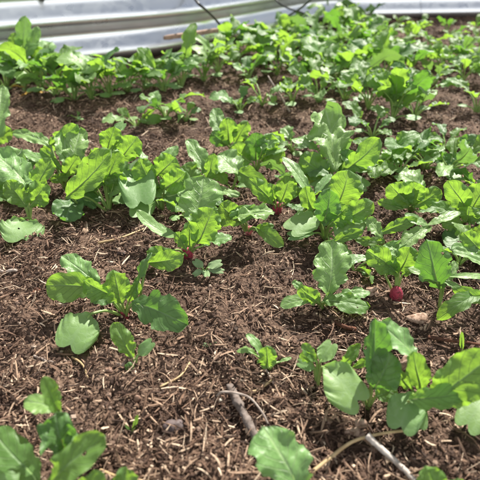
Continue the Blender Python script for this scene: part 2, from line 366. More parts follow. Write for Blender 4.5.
# ---------------------------------------------------------------- leaf builder
def leaf_mesh(kind, b, tip, wid, n0, arch, cup, rough, org, nt_=24, ns=15, seed=0, curl=0.0):
    if kind != 'c': wid = wid*.93; rough = rough*1.15
    """blade between base b and tip; wid = full width in metres; n0 = rough normal of the blade"""
    rr = np.random.default_rng(seed)
    L = np.linalg.norm(tip-b); d = nm(tip-b); side = nm(np.cross(d, n0)); nrm = np.cross(side, d)
    t = np.linspace(0, 1, nt_)[:, None]; s = np.linspace(-1, 1, ns)[None, :]; A = np.abs(s)
    p1, p2, p3 = rr.random(3)*6.28
    W = wid/2
    if kind == 'c':
        wt = np.clip(t, 0, 1)**.55
        q = np.sin(s*np.pi/2); A2 = np.abs(q)                      # columns fan out from the base
        end = (.87+.15*np.sin(np.pi*np.clip(A2, 0, 1)**.9)**.8)*(1-.42*A2**5)
        end = end*(1+.04*s*np.sin(p1))
        y = t*end; x = q*W*.9*np.sin(np.pi/2*t)**.85*(1-.10*t**4*A2**6)
    else:
        e = t**(.62+.3*rr.random())*(1-t)**.5; e = e/e.max()
        if kind == 'l':
            lob = 1-.36*np.clip(np.sin(2*np.pi*(3.8*t+.1*p1)), 0, 1)**1.5*(1-t)**.6 - .04*np.sin(2*np.pi*10*t+p2)
        else:
            lob = 1-(.10+.34*rr.random())*np.clip(np.sin(2*np.pi*(3.1*t+.15*p1+.12*s)), 0, 1)*(1-t)**.6 - .032*np.abs(np.sin(np.pi*7*t+p2+.4*s)) - .016*np.sin(2*np.pi*13*t+p3)
        asym = 1+.10*s*np.sin(p2+4*t)
        x = s*W*e*lob*asym
        y = t-.06*A*np.sin(np.pi*t)*(1 if kind == 't' else .5) + .03*A*np.sin(p3+8*t)
    x = x + L*.05*np.sin(np.pi*t*1.0+p1)*np.sin(p2)
    # height field off the mean plane
    z = arch*L*4*t*(1-t) + cup*W*A**1.7*np.sin(np.pi*np.clip(t, .05, .95))**.5
    z = z + curl*L*np.clip(t-.6, 0, 1)**2*4
    wav = rough*W*(.16*A**2*np.sin(2*np.pi*(2.2*t)+p1+2.0*np.sign(s)) + .09*A**2.5*np.sin(2*np.pi*5.3*t+p2-1.3*np.sign(s)))
    z = z + wav*(.55 if kind == 'c' else 1)
    if kind != 'c':
        ph = 6.5*t-2.3*A
        z = z + rough*W*.075*np.abs(np.cos(np.pi*ph))*(A+.15)*np.clip(1.2-A, 0, 1)*1.6
        z = z + rough*W*.05*np.sin(9*x/W+p3)*np.sin(9*y+p1)
    z = z + W*.06*np.sin(3*y+2*s+p2)
    P = b+(y*L)[..., None]*d+(x+0*t)[..., None]*side+z[..., None]*nrm
    V = P.reshape(-1, 3)-org
    i = np.arange(nt_-1)[:, None]*ns+np.arange(ns-1)[None, :]
    F = np.stack([i, i+1, i+ns+1, i+ns], -1).reshape(-1, 4)
    uv = np.stack([(s+0*t).ravel(), (t+0*s).ravel()], 1)
    mid = P[:, ns//2, :]
    return V, F, uv, mid, nrm

def make_leaf(plant, org, kind, b, tip, wid, face=.5, roll=0, arch=.06, cup=.12, rough=1., mat=None, curl=0., seed=0, root=None, hero=True, label=None, srad=1.0):
    tocam = nm(CAMP-b) if hero else np.array([0, -.7, .7])
    d = nm(tip-b)
    n0 = nm(np.array([0, 0, 1.])*(1-face)+nm(np.array([tocam[0], tocam[1], tocam[2]*.3]))*face)
    n0 = nm(n0-d*np.dot(n0, d)) if abs(np.dot(n0, d)) < .98 else nm(np.cross(d, [1, 0, 0]))
    a = R(roll); n0 = n0*math.cos(a)+np.cross(d, n0)*math.sin(a)
    V, F, uv, mid, nrm = leaf_mesh(kind, b, tip, wid, n0, arch, cup, rough, org, *((26, 17) if hero else (18, 11)), seed=seed, curl=curl)
    mat = mat or (M_SEED if kind == 'c' else M_PALE if face <= .3 else M_TRUE)  # up-facing blades get the green that has sheen in its colour
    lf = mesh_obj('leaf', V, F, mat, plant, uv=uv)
    if label: lf['label'] = label
    # stalk: from the crown up to the blade, then on as the midrib under the blade
    root = np.array(org) if root is None else root
    L = np.linalg.norm(tip-b); m1 = root+(b-root)*.5+np.array([0, 0, .15*np.linalg.norm((b-root)[:2])])
    off = -nrm*.0003
    k = len(mid)
    pts = list(catmull([root-[0, 0, .003], m1, b+off], 5)) + [mid[int(k*f)]+off*2.0 for f in ((.15, .3, .45, .6, .75) if kind != 'c' else (.15, .3))]
    r0 = (.0009+.009*wid)*srad; rad = np.concatenate([np.linspace(r0*1.3, r0, 11), np.linspace(r0*.8, r0*.15, len(pts)-11)])
    Vs, Fs = tube(np.array(pts)-org, rad, 7)
    st = mesh_obj('leaf_stalk', Vs, Fs, M_STALK, lf)
    return lf
def lean(p0, p1, px, py, k):
    # keep a rising leaf from lying back further than k times its rise: slide its end along its line of sight
    v = p1-CAMP
    for s in np.linspace(1, .6, 60):
        q = CAMP+v*s
        if q[1]-p0[1] <= k*max(q[2]-p0[2], 0)+.002: return q
    return p1
GRP = 'radish plants growing in the bed'
SEED = [100]
def plant(crown, label, leaves, root=None, cat='radish plant', name='radish_plant', group=GRP):
    c = at(*crown); c[2] = float(ground(c[0], c[1]))
    e = empty(name, c); tag(e, label, cat, group)
    for lf in leaves:
        k, (bx, by, bz), (tx, ty, tz), wpx = lf[:4]; o = lf[4] if len(lf) > 4 else {}
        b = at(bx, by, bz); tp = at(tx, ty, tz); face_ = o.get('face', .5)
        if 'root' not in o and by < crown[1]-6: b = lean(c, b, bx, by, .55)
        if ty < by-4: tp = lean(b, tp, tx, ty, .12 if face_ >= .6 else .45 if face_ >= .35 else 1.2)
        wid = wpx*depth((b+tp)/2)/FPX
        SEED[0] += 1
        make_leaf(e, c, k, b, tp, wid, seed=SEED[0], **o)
    if root: radish(e, c, *root)
    return e
def radish(e, c, rad, up, lean, mat, r2=0):
    # swollen root: its shoulder stands out of the soil, the tail runs into it
    n = 14; zs = np.linspace(0, 1, n); pr = np.sin(np.pi*np.clip(zs*.93+.03, 0, 1))**.62*(1-.25*zs)
    ax = np.array([lean[0], lean[1], 1.0]); ax = ax/np.linalg.norm(ax)
    P = [ax*(up-(z*rad*4.0)) for z in zs]
    V, F = tube(P, pr*rad, 16, .035, r2)
    mesh_obj('radish_root', V, F, mat, e)

def auto_plant(crown, label, n, size, seed, tall=.5, seeds=2, mat=None, bias=0, hero=False, name='radish_plant', cat='radish plant', group=GRP, stalk=1.0, wide=1.0):
    rr = np.random.default_rng(seed)
    c = at(*crown); c[2] = float(ground(c[0], c[1])); e = empty(name, c); tag(e, label, cat, group)
    a0 = rr.random()*6.28; S_ = size*.01
    for k in range(n):
        an = a0+2*math.pi*k/n+rr.normal()*.35
        el = R(18+tall*60*(.4+.6*rr.random())); L = S_*(.62+.55*rr.random())
        dh = np.array([math.cos(an), math.sin(an), 0])
        bl = L*(.35+.25*rr.random())*stalk; e2 = el+R(12)
        b = c+dh*bl*math.cos(e2)+np.array([0, 0, bl*math.sin(e2)+.004])
        e3 = el-R(rr.random()*34)
        tp = b+L*(dh*math.cos(e3)+np.array([0, 0, math.sin(e3)]))+np.array([0, 0, 0.])
        tp[2] = max(tp[2], c[2]+.006)
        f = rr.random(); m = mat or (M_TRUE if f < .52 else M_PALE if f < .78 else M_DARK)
        # blades face up along their own direction; a few twist
        up = nm(np.array([-dh[0]*math.sin(e3), -dh[1]*math.sin(e3), math.cos(e3)]))
        d = nm(tp-b); roll = rr.normal()*28; a = R(roll); n0 = up*math.cos(a)+np.cross(d, up)*math.sin(a)
        wid = L*(.50+.22*rr.random())*wide
        make_leaf2(e, c, 't' if rr.random() < .8 else 'l', b, tp, wid, n0, rr.normal()*.05+.10, .10+.12*rr.random(), 1.0, m, SEED[0], hero, curl=-.25*rr.random()); SEED[0] += 1
    for k in range(seeds):
        an = a0+math.pi*k+.6+rr.normal()*.3; dh = np.array([math.cos(an), math.sin(an), 0])
        L = S_*.42; b = c+dh*S_*.35+np.array([0, 0, S_*.22]); tp = b+dh*L+np.array([0, 0, L*(.1-.3*rr.random())])
        make_leaf2(e, c, 'c', b, tp, L*1.25, np.array([0, 0, 1.]), .05, -.05, .3, M_SEED, SEED[0], hero); SEED[0] += 1
    return e
def make_leaf2(plant_, org, kind, b, tip, wid, n0, arch, cup, rough, mat, seed, hero, curl=0):
    d = nm(tip-b); n0 = nm(n0-d*np.dot(n0, d))
    V, F, uv, mid, nrm = leaf_mesh(kind, b, tip, wid, n0, arch, cup, rough, org, *((24, 15) if hero else (16, 9)), seed=seed, curl=curl)
    lf = mesh_obj('leaf', V, F, mat, plant_, uv=uv)
    root = np.array(org); m1 = root+(b-root)*.5+np.array([0, 0, .1*np.linalg.norm(b-root)]); off = -nrm*.0004; k = len(mid)
    pts = list(catmull([root-[0, 0, .003], m1, b+off], 4)) + [mid[int(k*f)]+off*2 for f in (.2, .4, .6)]
    r0 = .0010+.011*wid; rad = np.concatenate([np.linspace(r0*1.3, r0, 9), np.linspace(r0*.7, r0*.2, 3)])
    Vs, Fs = tube(np.array(pts)-org, rad, 6); mesh_obj('leaf_stalk', Vs, Fs, M_STALK, lf)
    return lf

# ---------------------------------------------------------------- the plants one by one, nearest first
D = dict
plant((60, 482), 'nearest plant in the lower left corner with crinkled leaves and a small pointed pair', [
 ('t', (60, 410, 5.2), (24, 402, 5.2), 24, D(face=.25, rough=.5, label='small flat pointed leaf')),
 ('t', (60, 412, 5.2), (42, 378, 6.2), 20, D(face=.7, rough=.5, roll=15)),
 ('t', (64, 458, 3), (58, 412, 5.6), 40, D(face=.5, rough=2.6, cup=.4, mat=M_DARK, label='tightly crinkled young leaf')),
 ('t', (38, 486, 2.5), (-4, 428, 4), 38, D(face=.32, rough=.8)),
 ('t', (50, 484, 3), (106, 436, 4.6), 38, D(face=.55, roll=-20, arch=.12, cup=.3)),
 ('t', (72, 500, 2), (104, 474, 3.2), 28, D(face=.8, roll=-25)),
 ('c', (10, 495, 1.5), (-16, 468, 2), 28, D(face=.2)),
])
plant((122, 512), 'plant cut off by the lower edge, one small green leaf tip beside a dark stone', [
 ('t', (124, 500, 1.5), (128, 468, 2.6), 30, D(face=.4)),
 ('t', (130, 508, 1.5), (160, 500, 2), 26, D(face=.3)),
 ('t', (116, 512, 1.5), (92, 520, 2), 26, D(face=.3)),
])
plant((290, 512), 'single broad toothed leaf rising at the bottom between grey stick and pale twig', [
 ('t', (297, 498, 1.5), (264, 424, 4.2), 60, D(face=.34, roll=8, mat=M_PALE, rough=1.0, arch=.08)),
 ('t', (292, 506, 1.5), (330, 500, 2.5), 30, D(face=.4)),
 ('c', (280, 512, 1), (250, 520, 1), 34, D(face=.3)),
])
plant((434, 505), 'low plant at the bottom edge with one bright leaf tip below the pale twig', [
 ('t', (438, 498, 1.6), (424, 466, 3), 34, D(face=.5)),
 ('t', (444, 500, 1.5), (476, 492, 2.5), 34, D(face=.4)),
 ('t', (430, 504, 1.5), (402, 512, 2.5), 34, D(face=.4)),
])
plant((496, 408), 'right edge plant showing one smooth round seed leaf beside curled straw', [
 ('c', (492, 392, 2), (466, 430, 1.4), 40, D(face=.35)),
 ('c', (500, 392, 2), (526, 430, 1.4), 40, D(face=.35)),
 ('t', (498, 400, 2), (520, 362, 5), 34, D(face=.6)),
])
plant((420, 402), 'large seedling with smooth seed leaves in front and a bright upright leaf leaning right', [
 ('c', (412, 393, 2.2), (400, 432, 1.2), 44, D(face=.3)),
 ('c', (410, 398, 1.8), (420, 430, 1.0), 30, D(face=.3)),
 ('t', (408, 402, 3.4), (466, 389, 4), 27, D(face=.75, roll=-6, rough=.5)),
 ('t', (432, 402, 3), (494, 352, 5.4), 50, D(face=.62, roll=10)),
 ('t', (419, 392, 2.2), (416, 352, 4.9), 26, D(face=.95, roll=25, rough=.6)),
 ('t', (417, 360, 4.6), (378, 322, 5.2), 34, D(face=.12, roll=8, rough=.9)),
 ('t', (412, 390, 2), (399, 372, 3.4), 16, D(face=.8)),
])
plant((370, 402), 'seedling with a folded upright leaf and dark lobed leaf in the right front cluster', [
 ('t', (372, 388, 2.0), (392, 352, 3.6), 42, D(face=.85, mat=M_DARK)),
 ('t', (372, 372, 3.2), (374, 317, 6.2), 32, D(face=.62, roll=32, cup=.4, mat=M_DARK)),
 ('t', (338, 364, 2.6), (360, 344, 4.2), 15, D(face=.6, roll=25, arch=.3)),
 ('t', (352, 368, 2.6), (378, 355, 3.4), 10, D(face=.8)),
 ('t', (376, 396, 1.2), (398, 388, 2), 22, D(face=.5)),
])
plant((318, 382), 'seedling at the left of the right front cluster with a big heart shaped seed leaf', [
 ('c', (322, 367, 3.0), (364, 404, 2.0), 50, D(face=.35)),
 ('c', (320, 362, 2.2), (333, 342, 2.6), 22, D(face=.3)),
 ('t', (317, 362, 2.2), (302, 343, 3), 13, D(face=.4, rough=.5)),
 ('c', (315, 368, 1.6), (297, 362, 2), 13, D(face=.5)),
 ('t', (312, 362, 2), (302, 352, 2.4), 14, D(face=.9, rough=.4)),
])
plant((270, 369), 'tiny seedling alone on open mulch with one bright crinkled leaf', [
 ('t', (264, 358, 1.5), (245, 334, 2.0), 11, D(face=.15, arch=.15, rough=.5)),
 ('t', (257, 356, 1.3), (236, 351, 1), 9, D(face=.15, arch=.2, rough=.5)),
 ('t', (268, 368, .8), (266, 346, 2.1), 22, D(face=.9)),
 ('t', (278, 362, .5), (292, 358, .6), 5, D(face=.2)),
])
plant((136, 368), 'small seedling with one notched leaf in front of the lone large plant', [
 ('t', (133, 358, 1.0), (114, 323, 2.2), 22, D(face=.5, roll=-10)),
 ('c', (138, 355, .8), (153, 341, 1.4), 16, D(face=.4)),
 ('t', (130, 372, .4), (128, 362, .8), 10, D(face=.4, mat=M_DARK)),
])
plant((125, 314), 'lone large radish plant in open soil with heart shaped seed leaf and broad dark leaf', [
 ('c', (90, 314, 1.9), (68, 350, .9), 50, D(face=.35, label='smooth heart shaped seed leaf')),
 ('t', (133, 305, 2.4), (188, 323, 1.8), 42, D(face=.5, roll=12, mat=M_DARK, arch=.16, rough=.7)),
 ('t', (122, 303, 2.0), (112, 270, 4.4), 30, D(face=.9)),
 ('t', (136, 300, 2.4), (152, 252, 5.2), 20, D(face=.5, roll=-55, mat=M_DARK)),
 ('t', (149, 262, 4.9), (184, 257, 4.9), 25, D(face=.85, root=at(140, 292, 2.5), rough=.6, arch=.1)),
 ('t', (99, 290, 3.1), (46, 284, 3.4), 34, D(face=.85, roll=6, rough=.7, arch=.08)),
 ('t', (100, 285, 3.4), (62, 256, 4.2), 26, D(face=.18, roll=-8)),
 ('t', (112, 294, 3.0), (84, 280, 4.6), 24, D(face=.5, roll=-40, cup=.5)),
 ('t', (118, 302, 1.8), (92, 294, 2.6), 18, D(face=.5, mat=M_DARK)),
 ('t', (128, 303, 1.8), (139, 282, 3.6), 14, D(face=.7)),
], root=(.0045, .010, (-.2, .05), M_ROOT))
plant((322, 307), 'low plant with one tall pale lobed leaf and narrow leaves spread to both sides', [
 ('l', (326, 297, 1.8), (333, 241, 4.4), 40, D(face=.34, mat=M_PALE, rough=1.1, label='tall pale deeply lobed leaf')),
 ('t', (313, 297, 1.6), (280, 308, 1.0), 15, D(face=.3, roll=-8, rough=.4)),
 ('t', (320, 303, 1.2), (299, 287, 2.4), 19, D(face=.85)),
 ('t', (322, 302, 1.5), (370, 306, 1.0), 25, D(face=.4, roll=-6, arch=.08)),
 ('t', (338, 298, 1.2), (371, 293, 1.2), 17, D(face=.2)),
 ('t', (306, 292, 1.8), (292, 281, 2.6), 10, D(face=.3)),
])
plant((397, 291), 'radish with a bright red root standing out of the soil beside a pale wood chunk', [
 ('t', (396, 272, 2.2), (366, 249, 3.4), 28, D(face=.8, roll=10)),
 ('t', (399, 272, 2.2), (410, 246, 3.6), 26, D(face=.85)),
 ('t', (396, 258, 3.2), (386, 243, 4.0), 34, D(face=.12, rough=1.5)),
 ('t', (370, 258, 2.6), (338, 264, 2.4), 15, D(face=.15, rough=.4)),
 ('t', (402, 275, 1.8), (415, 264, 2.4), 11, D(face=.6)),
 ('t', (398, 274, 2), (386, 262, 3.0), 20, D(face=.9)),
], root=(.0078, .0145, (-.16, -.25), M_ROOT))
plant((441, 303), 'thin stemmed plant with a mottled upright leaf and narrow smooth seed leaves', [
 ('t', (441, 286, 2.4), (424, 240, 5.4), 40, D(face=.6, mat=M_DARK, label='mottled green upright leaf', rough=.7)),
 ('t', (441, 281, 3.0), (407, 269, 3.2), 14, D(face=.15, rough=.3)),
 ('t', (441, 281, 3.0), (460, 288, 2.8), 9, D(face=.15, rough=.3)),
 ('t', (446, 277, 3.4), (486, 276, 3.2), 9, D(face=.3, rough=.3, arch=.1)),
 ('t', (445, 282, 2.8), (456, 262, 4), 14, D(face=.2, roll=40)),
])
plant((490, 302), 'right edge plant with one pale leaf curling down over the soil', [
 ('t', (476, 291, 3.0), (437, 322, 1.2), 20, D(face=.5, arch=.28, rough=.4)),
 ('t', (488, 298, 2.2), (450, 288, 3.6), 17, D(face=.8, arch=.2, rough=.5)),
 ('t', (492, 268, 3.2), (452, 250, 3.0), 16, D(face=.15)),
 ('t', (494, 290, 2), (520, 270, 4), 30, D(face=.5)),
])
plant((462, 352), 'tiny pointed green sprout standing alone beside the red brown bark strip', [
 ('t', (462, 350, .2), (462, 332, 1.5), 5, D(face=.9, rough=.1))], cat='sprout', name='seedling_sprout', group='tiny seedlings on the mulch')
plant((132, 432), 'yellowish tiny sprout on bare dark soil above the lower edge', [
 ('t', (132, 431, .2), (137, 415, 1.0), 5, D(face=.7, rough=.2)), ('t', (132, 431, .2), (125, 424, .5), 3, D(face=.7, rough=.2))], cat='sprout', name='seedling_sprout', group='tiny seedlings on the mulch')
plant((205, 271), 'small grey green weed seedling on mulch just right of a dull red root', [
 ('c', (207, 268, .6), (222, 262, .9), 12, D(face=.3, mat=M_WEED)), ('c', (203, 268, .6), (194, 260, .9), 11, D(face=.3, mat=M_WEED)),
 ('c', (205, 270, .4), (207, 277, .4), 9, D(face=.4, mat=M_WEED)), ('c', (208, 270, .4), (224, 272, .4), 9, D(face=.4, mat=M_WEED)),
 ('c', (202, 270, .4), (193, 275, .4), 8, D(face=.4, mat=M_WEED))], cat='weed', name='weed_seedling', group=None)
plant((210, 347), 'faint tiny weed with two leaves on open mulch above the grey stick', [
 ('c', (211, 346, .3), (217, 343, .5), 5, D(face=.4, mat=M_WEED)), ('c', (209, 346, .3), (203, 344, .5), 5, D(face=.4, mat=M_WEED))], cat='weed', name='weed_seedling', group=None)

# second row
plant((188, 255), 'radish with a dull red root, a pale trough shaped leaf and a bright round leaf', [
 ('t', (183, 236, 2.6), (135, 210, 3.8), 17, D(face=.1, arch=-.14, rough=.4, label='long pale trough shaped leaf')),
 ('l', (192, 226, 3.0), (204, 178, 5.0), 50, D(face=.3, rough=1.1)),
 ('l', (196, 243, 2.2), (216, 208, 4.4), 36, D(face=.8)),
 ('t', (202, 246, 1.5), (231, 236, 1.8), 22, D(face=.2)),
 ('t', (181, 259, 2.0), (146, 251, 3.0), 22, D(face=.8, roll=8)),
 ('t', (172, 250, 2.0), (141, 270, .6), 14, D(face=.4, roll=55, mat=M_DARK)),
 ('t', (190, 247, 1.6), (192, 222, 3.4), 22, D(face=.9)),
 ('t', (186, 249, 1.6), (176, 232, 3.0), 14, D(face=.7)),
], root=(.0070, .016, (-.12, -.40), M_ROOT))
plant((247, 231), 'radish with a pale pink root leaning sideways under a wavy pale leaf', [
 ('t', (242, 222, 2.2), (220, 203, 3.4), 30, D(face=.9)),
 ('t', (232, 219, 3.2), (275, 214, 3.2), 22, D(face=.15, rough=1.6, cup=.25)),
 ('t', (246, 222, 2.6), (240, 206, 3.4), 36, D(face=.15, rough=1.3)),
 ('t', (256, 228, 1.8), (284, 246, .7), 17, D(face=.6, arch=.25, rough=.3)),
 ('t', (254, 230, 1.4), (274, 226, 2.0), 10, D(face=.6)),
], root=(.0060, .013, (.45, -.35), M_ROOTPINK))
plant((277, 209), 'radish with a small dark red root shoulder and two bright fan shaped leaves', [
 ('t', (275, 200, 1.8), (260, 186, 3.2), 25, D(face=.9)),
 ('t', (280, 202, 1.8), (291, 177, 3.6), 25, D(face=.8)),
 ('t', (272, 204, 1.8), (250, 178, 3.0), 20, D(face=.6)),
 ('t', (285, 204, 1.4), (304, 186, 3.4), 9, D(face=.5)),
], root=(.0072, .015, (.0, -.25), M_ROOT))
plant((326, 232), 'dense clump with tall rounded bright leaves and two dull oval seed leaves at its left', [
 ('c', (318, 216, 1.8), (288, 231, 1.4), 34, D(face=.3)),
 ('c', (314, 233, 1.0), (288, 237, .8), 18, D(face=.25)),
 ('t', (336, 206, 2.6), (349, 169, 5.0), 38, D(face=.9, rough=.7)),
 ('t', (324, 224, 2.0), (329, 189, 4.0), 30, D(face=.7, mat=M_DARK)),
 ('t', (340, 224, 2.0), (372, 202, 3.6), 27, D(face=.6)),
 ('t', (328, 226, 1.8), (348, 206, 3.4), 32, D(face=.85)),
 ('c', (336, 240, 1.0), (362, 218, 2), 34, D(face=.2)),
 ('t', (312, 196, 2.6), (281, 157, 5.0), 16, D(face=.05, rough=.5, label='narrow pale leaf pointing up and back')),
 ('t', (314, 194, 3.0), (333, 174, 4.0), 11, D(face=.05, rough=.4)),
 ('t', (313, 212, 2.0), (306, 186, 3.6), 18, D(face=.8)),
 ('t', (330, 246, 1.2), (364, 230, 1.8), 13, D(face=.6)),
])
plant((410, 213), 'plant with three upright bright leaves on red stems below a pale flat leaf', [
 ('t', (408, 207, 1.6), (390, 182, 3.6), 28, D(face=.85)),
 ('t', (412, 206, 1.8), (414, 182, 3.6), 28, D(face=.9)),
 ('t', (414, 208, 1.6), (440, 190, 2.8), 22, D(face=.7)),
 ('t', (425, 188, 3.6), (398, 174, 4.6), 34, D(face=.12, rough=.7)),
 ('t', (402, 209, 1.6), (378, 200, 1.8), 12, D(face=.6)),
 ('c', (418, 212, 1.2), (446, 204, 1.8), 20, D(face=.3)),
])
plant((384, 246), 'plant with a crossed pair of long pale leaves between mottled leaf and rounded clump', [
 ('t', (380, 236, 1.6), (416, 217, 2.8), 15, D(face=.7)),
 ('t', (426, 227, 3.0), (459, 212, 3.2), 13, D(face=.05, root=at(408, 242, 1.4), rough=.4)),
 ('t', (428, 226, 3.0), (405, 214, 3.4), 14, D(face=.3, root=at(408, 242, 1.4), rough=.4)),
 ('t', (430, 226, 3.0), (403, 248, 1.6), 20, D(face=.2, root=at(408, 242, 1.4), rough=.5)),
 ('t', (382, 238, 1.6), (366, 218, 3), 18, D(face=.3)),
 ('t', (384, 240, 1.6), (354, 240, 2), 12, D(face=.7)),
])
plant((464, 224), 'leafy radish near the right edge with bright wavy leaves over a grey seed leaf', [
 ('t', (462, 214, 2), (430, 206, 3), 20, D(face=.4)), ('t', (466, 212, 2.2), (450, 180, 4.5), 26, D(face=.8)),
 ('t', (470, 212, 2.2), (486, 184, 4.5), 30, D(face=.7)), ('c', (458, 230, 1), (458, 250, .8), 36, D(face=.3, mat=M_DARK)),
 ('t', (462, 224, 1.6), (442, 222, 2.2), 18, D(face=.8)), ('t', (468, 222, 1.8), (490, 216, 3), 22, D(face=.3)),
 ('t', (466, 222, 1.8), (470, 206, 3.4), 24, D(face=.85)), ('t', (470, 232, 1.6), (496, 236, 2), 22, D(face=.6)),
])
plant((478, 262), 'right edge plant with a bluish flat leaf above the curling pale leaf', [
 ('t', (484, 252, 2), (452, 250, 2.5), 18, D(face=.15)), ('t', (480, 250, 2), (462, 232, 3.5), 22, D(face=.6)), ('t', (486, 255, 2), (510, 240, 3), 26, D(face=.5)),
])
plant((340, 190), 'large plant whose tallest leaf is pale, blistered and upright with a lobed edge', [
 ('l', (337, 172, 2.8), (322, 110, 6.4), 48, D(face=.25, rough=1.8, roll=6, label='tall pale blistered leaf')),
 ('t', (330, 176, 2.0), (300, 156, 3.4), 30, D(face=.8)),
 ('t', (342, 174, 2.6), (378, 138, 5.4), 28, D(face=.75, roll=10)),
 ('t', (334, 150, 4.2), (372, 172, 3.6), 22, D(face=.1, root=at(338, 176, 1.5))),
 ('t', (342, 176, 2.0), (352, 150, 4.4), 26, D(face=.4, mat=M_DARK)),
 ('c', (344, 180, 1.2), (368, 188, 1.0), 24, D(face=.3)),
 ('c', (332, 184, 1.0), (312, 188, 1.0), 20, D(face=.3)),
 ('t', (318, 150, 3), (290, 140, 3.6), 18, D(face=.1)),
])
plant((232, 190), 'plant with a flat pale leaf like a small plate behind the wavy leaved radish', [
 ('t', (238, 176, 2.8), (218, 154, 3.6), 42, D(face=.08, rough=.6, label='flat pale leaf catching the light')),
 ('t', (238, 171, 3.0), (268, 190, 2.2), 22, D(face=.75, arch=.18, rough=.5)),
 ('t', (226, 184, 1.6), (216, 168, 3.0), 16, D(face=.8)),
 ('c', (236, 186, 1.2), (258, 184, 1.2), 14, D(face=.3)),
])
plant((206, 196), 'plant between two clumps with one tall pale cupped leaf pointing back', [
 ('t', (206, 180, 2.4), (190, 140, 4.8), 20, D(face=.2, cup=.3)),
 ('t', (208, 182, 2.4), (214, 154, 4.0), 16, D(face=.7)),
 ('t', (200, 186, 2.0), (180, 168, 3.4), 28, D(face=.4, rough=1.2)),
 ('t', (212, 188, 1.6), (240, 196, 1.4), 12, D(face=.3)),
 ('t', (208, 190, 1.2), (222, 206, .8), 16, D(face=.4, mat=M_DARK)),
])
plant((256, 172), 'plant with a dark crinkled leaf flanked by two bright rounded leaves', [
 ('t', (252, 162, 2), (230, 148, 3.2), 24, D(face=.85)), ('t', (256, 160, 2), (256, 132, 4.2), 26, D(face=.7, mat=M_DARK)),
 ('t', (262, 160, 2), (272, 134, 4.4), 26, D(face=.9)), ('t', (262, 164, 1.6), (284, 152, 2.8), 20, D(face=.85)),
 ('c', (264, 156, 3), (286, 148, 3.0), 18, D(face=.1)), ('c', (250, 166, 1.2), (232, 172, 1.2), 14, D(face=.4)),
 ('t', (262, 150, 4), (280, 136, 4.6), 22, D(face=.15)),
])
plant((232, 152), 'upright narrow plant of dark and bright leaves at the end of the bare path', [
 ('t', (226, 142, 2), (214, 108, 4.8), 20, D(face=.3)), ('t', (230, 144, 2), (226, 118, 4.2), 22, D(face=.8)),
 ('t', (234, 144, 2), (248, 122, 3.6), 18, D(face=.8)), ('t', (228, 146, 1.6), (212, 132, 3), 18, D(face=.8, mat=M_DARK)),
 ('t', (236, 146, 1.6), (256, 142, 2), 14, D(face=.4)),
])
# left clump
plant((162, 205), 'plant on the right side of the left clump with a smooth kidney shaped seed leaf', [
 ('c', (134, 172, 3.4), (140, 206, 2.0), 44, D(face=.45, label='smooth cupped seed leaf', cup=.4)),
 ('c', (146, 198, 1.2), (138, 218, .8), 30, D(face=.4)),
 ('t', (155, 180, 3.0), (128, 142, 5.2), 18, D(face=.3, roll=40)), ('t', (160, 176, 3.4), (176, 146, 5.4), 18, D(face=.3)),
 ('t', (156, 176, 3.4), (176, 158, 4.4), 28, D(face=.85)), ('t', (164, 190, 2.4), (186, 170, 4), 30, D(face=.85)),
 ('t', (166, 196, 2), (196, 190, 2.8), 28, D(face=.7)), ('t', (152, 186, 2.4), (140, 158, 4.4), 26, D(face=.8)),
 ('t', (164, 198, 1.6), (184, 206, 1.2), 22, D(face=.6, mat=M_DARK)),
])
plant((108, 205), 'plant in the middle of the left clump under a long folded bright leaf', [
 ('t', (66, 198, 3.2), (112, 148, 5.2), 30, D(face=.75, roll=-12, cup=.3, root=at(80, 205, .5), label='long folded bright leaf')),
 ('t', (70, 194, 3.0), (98, 176, 3.2), 24, D(face=.3, mat=M_DARK)),
 ('t', (72, 200, 1.2), (66, 222, .6), 34, D(face=.7, mat=M_DARK)), ('t', (88, 184, 1.4), (74, 206, .8), 38, D(face=.75, mat=M_DARK)),
 ('t', (106, 186, 3), (118, 150, 5.4), 24, D(face=.9)), ('t', (104, 186, 2.6), (100, 168, 4), 20, D(face=.2)),
 ('t', (112, 190, 2.4), (120, 170, 4), 24, D(face=.85)), ('t', (98, 190, 2), (90, 170, 3.6), 18, D(face=.85)),
 ('t', (108, 152, 4.6), (114, 126, 5.6), 26, D(face=.8, roll=10)), ('c', (116, 132, 5), (124, 122, 5.2), 16, D(face=.1)),
 ('t', (120, 160, 4), (138, 136, 5.2), 28, D(face=.75)),
])
plant((64, 188), 'plant at the back of the left clump with pale and bright leaves fanned left', [
 ('t', (52, 148, 4.2), (14, 132, 4.2), 16, D(face=.3, roll=-10)), ('t', (50, 146, 4.6), (76, 124, 5.0), 20, D(face=.75)),
 ('t', (56, 166, 3.4), (22, 152, 3.8), 16, D(face=.1)), ('t', (64, 170, 3), (40, 150, 4), 12, D(face=.9)),
 ('t', (72, 166, 3.6), (80, 128, 5.6), 26, D(face=.25)), ('t', (66, 168, 3.4), (66, 132, 5.4), 22, D(face=.3, roll=20)),
 ('t', (68, 176, 2.4), (50, 180, 2.6), 12, D(face=.8)), ('t', (62, 176, 2.4), (80, 156, 4), 18, D(face=.8)),
])
plant((30, 222), 'plant with pale two lobed seed leaf lying flat at the front of the left clump', [
 ('c', (22, 219, 2.0), (21, 243, .9), 50, D(face=.45, label='pale two lobed seed leaf lying flat', root=at(36, 222, .4))),
 ('t', (26, 206, 2.4), (6, 180, 3.6), 24, D(face=.8)), ('t', (30, 206, 2.2), (46, 184, 3.4), 26, D(face=.7, rough=1.6)),
 ('t', (36, 190, 3.6), (52, 158, 4.6), 24, D(face=.4)), ('t', (28, 192, 3.2), (-10, 150, 4.6), 40, D(face=.3)),
 ('t', (18, 186, 3.4), (38, 178, 3.4), 18, D(face=.2)),
])
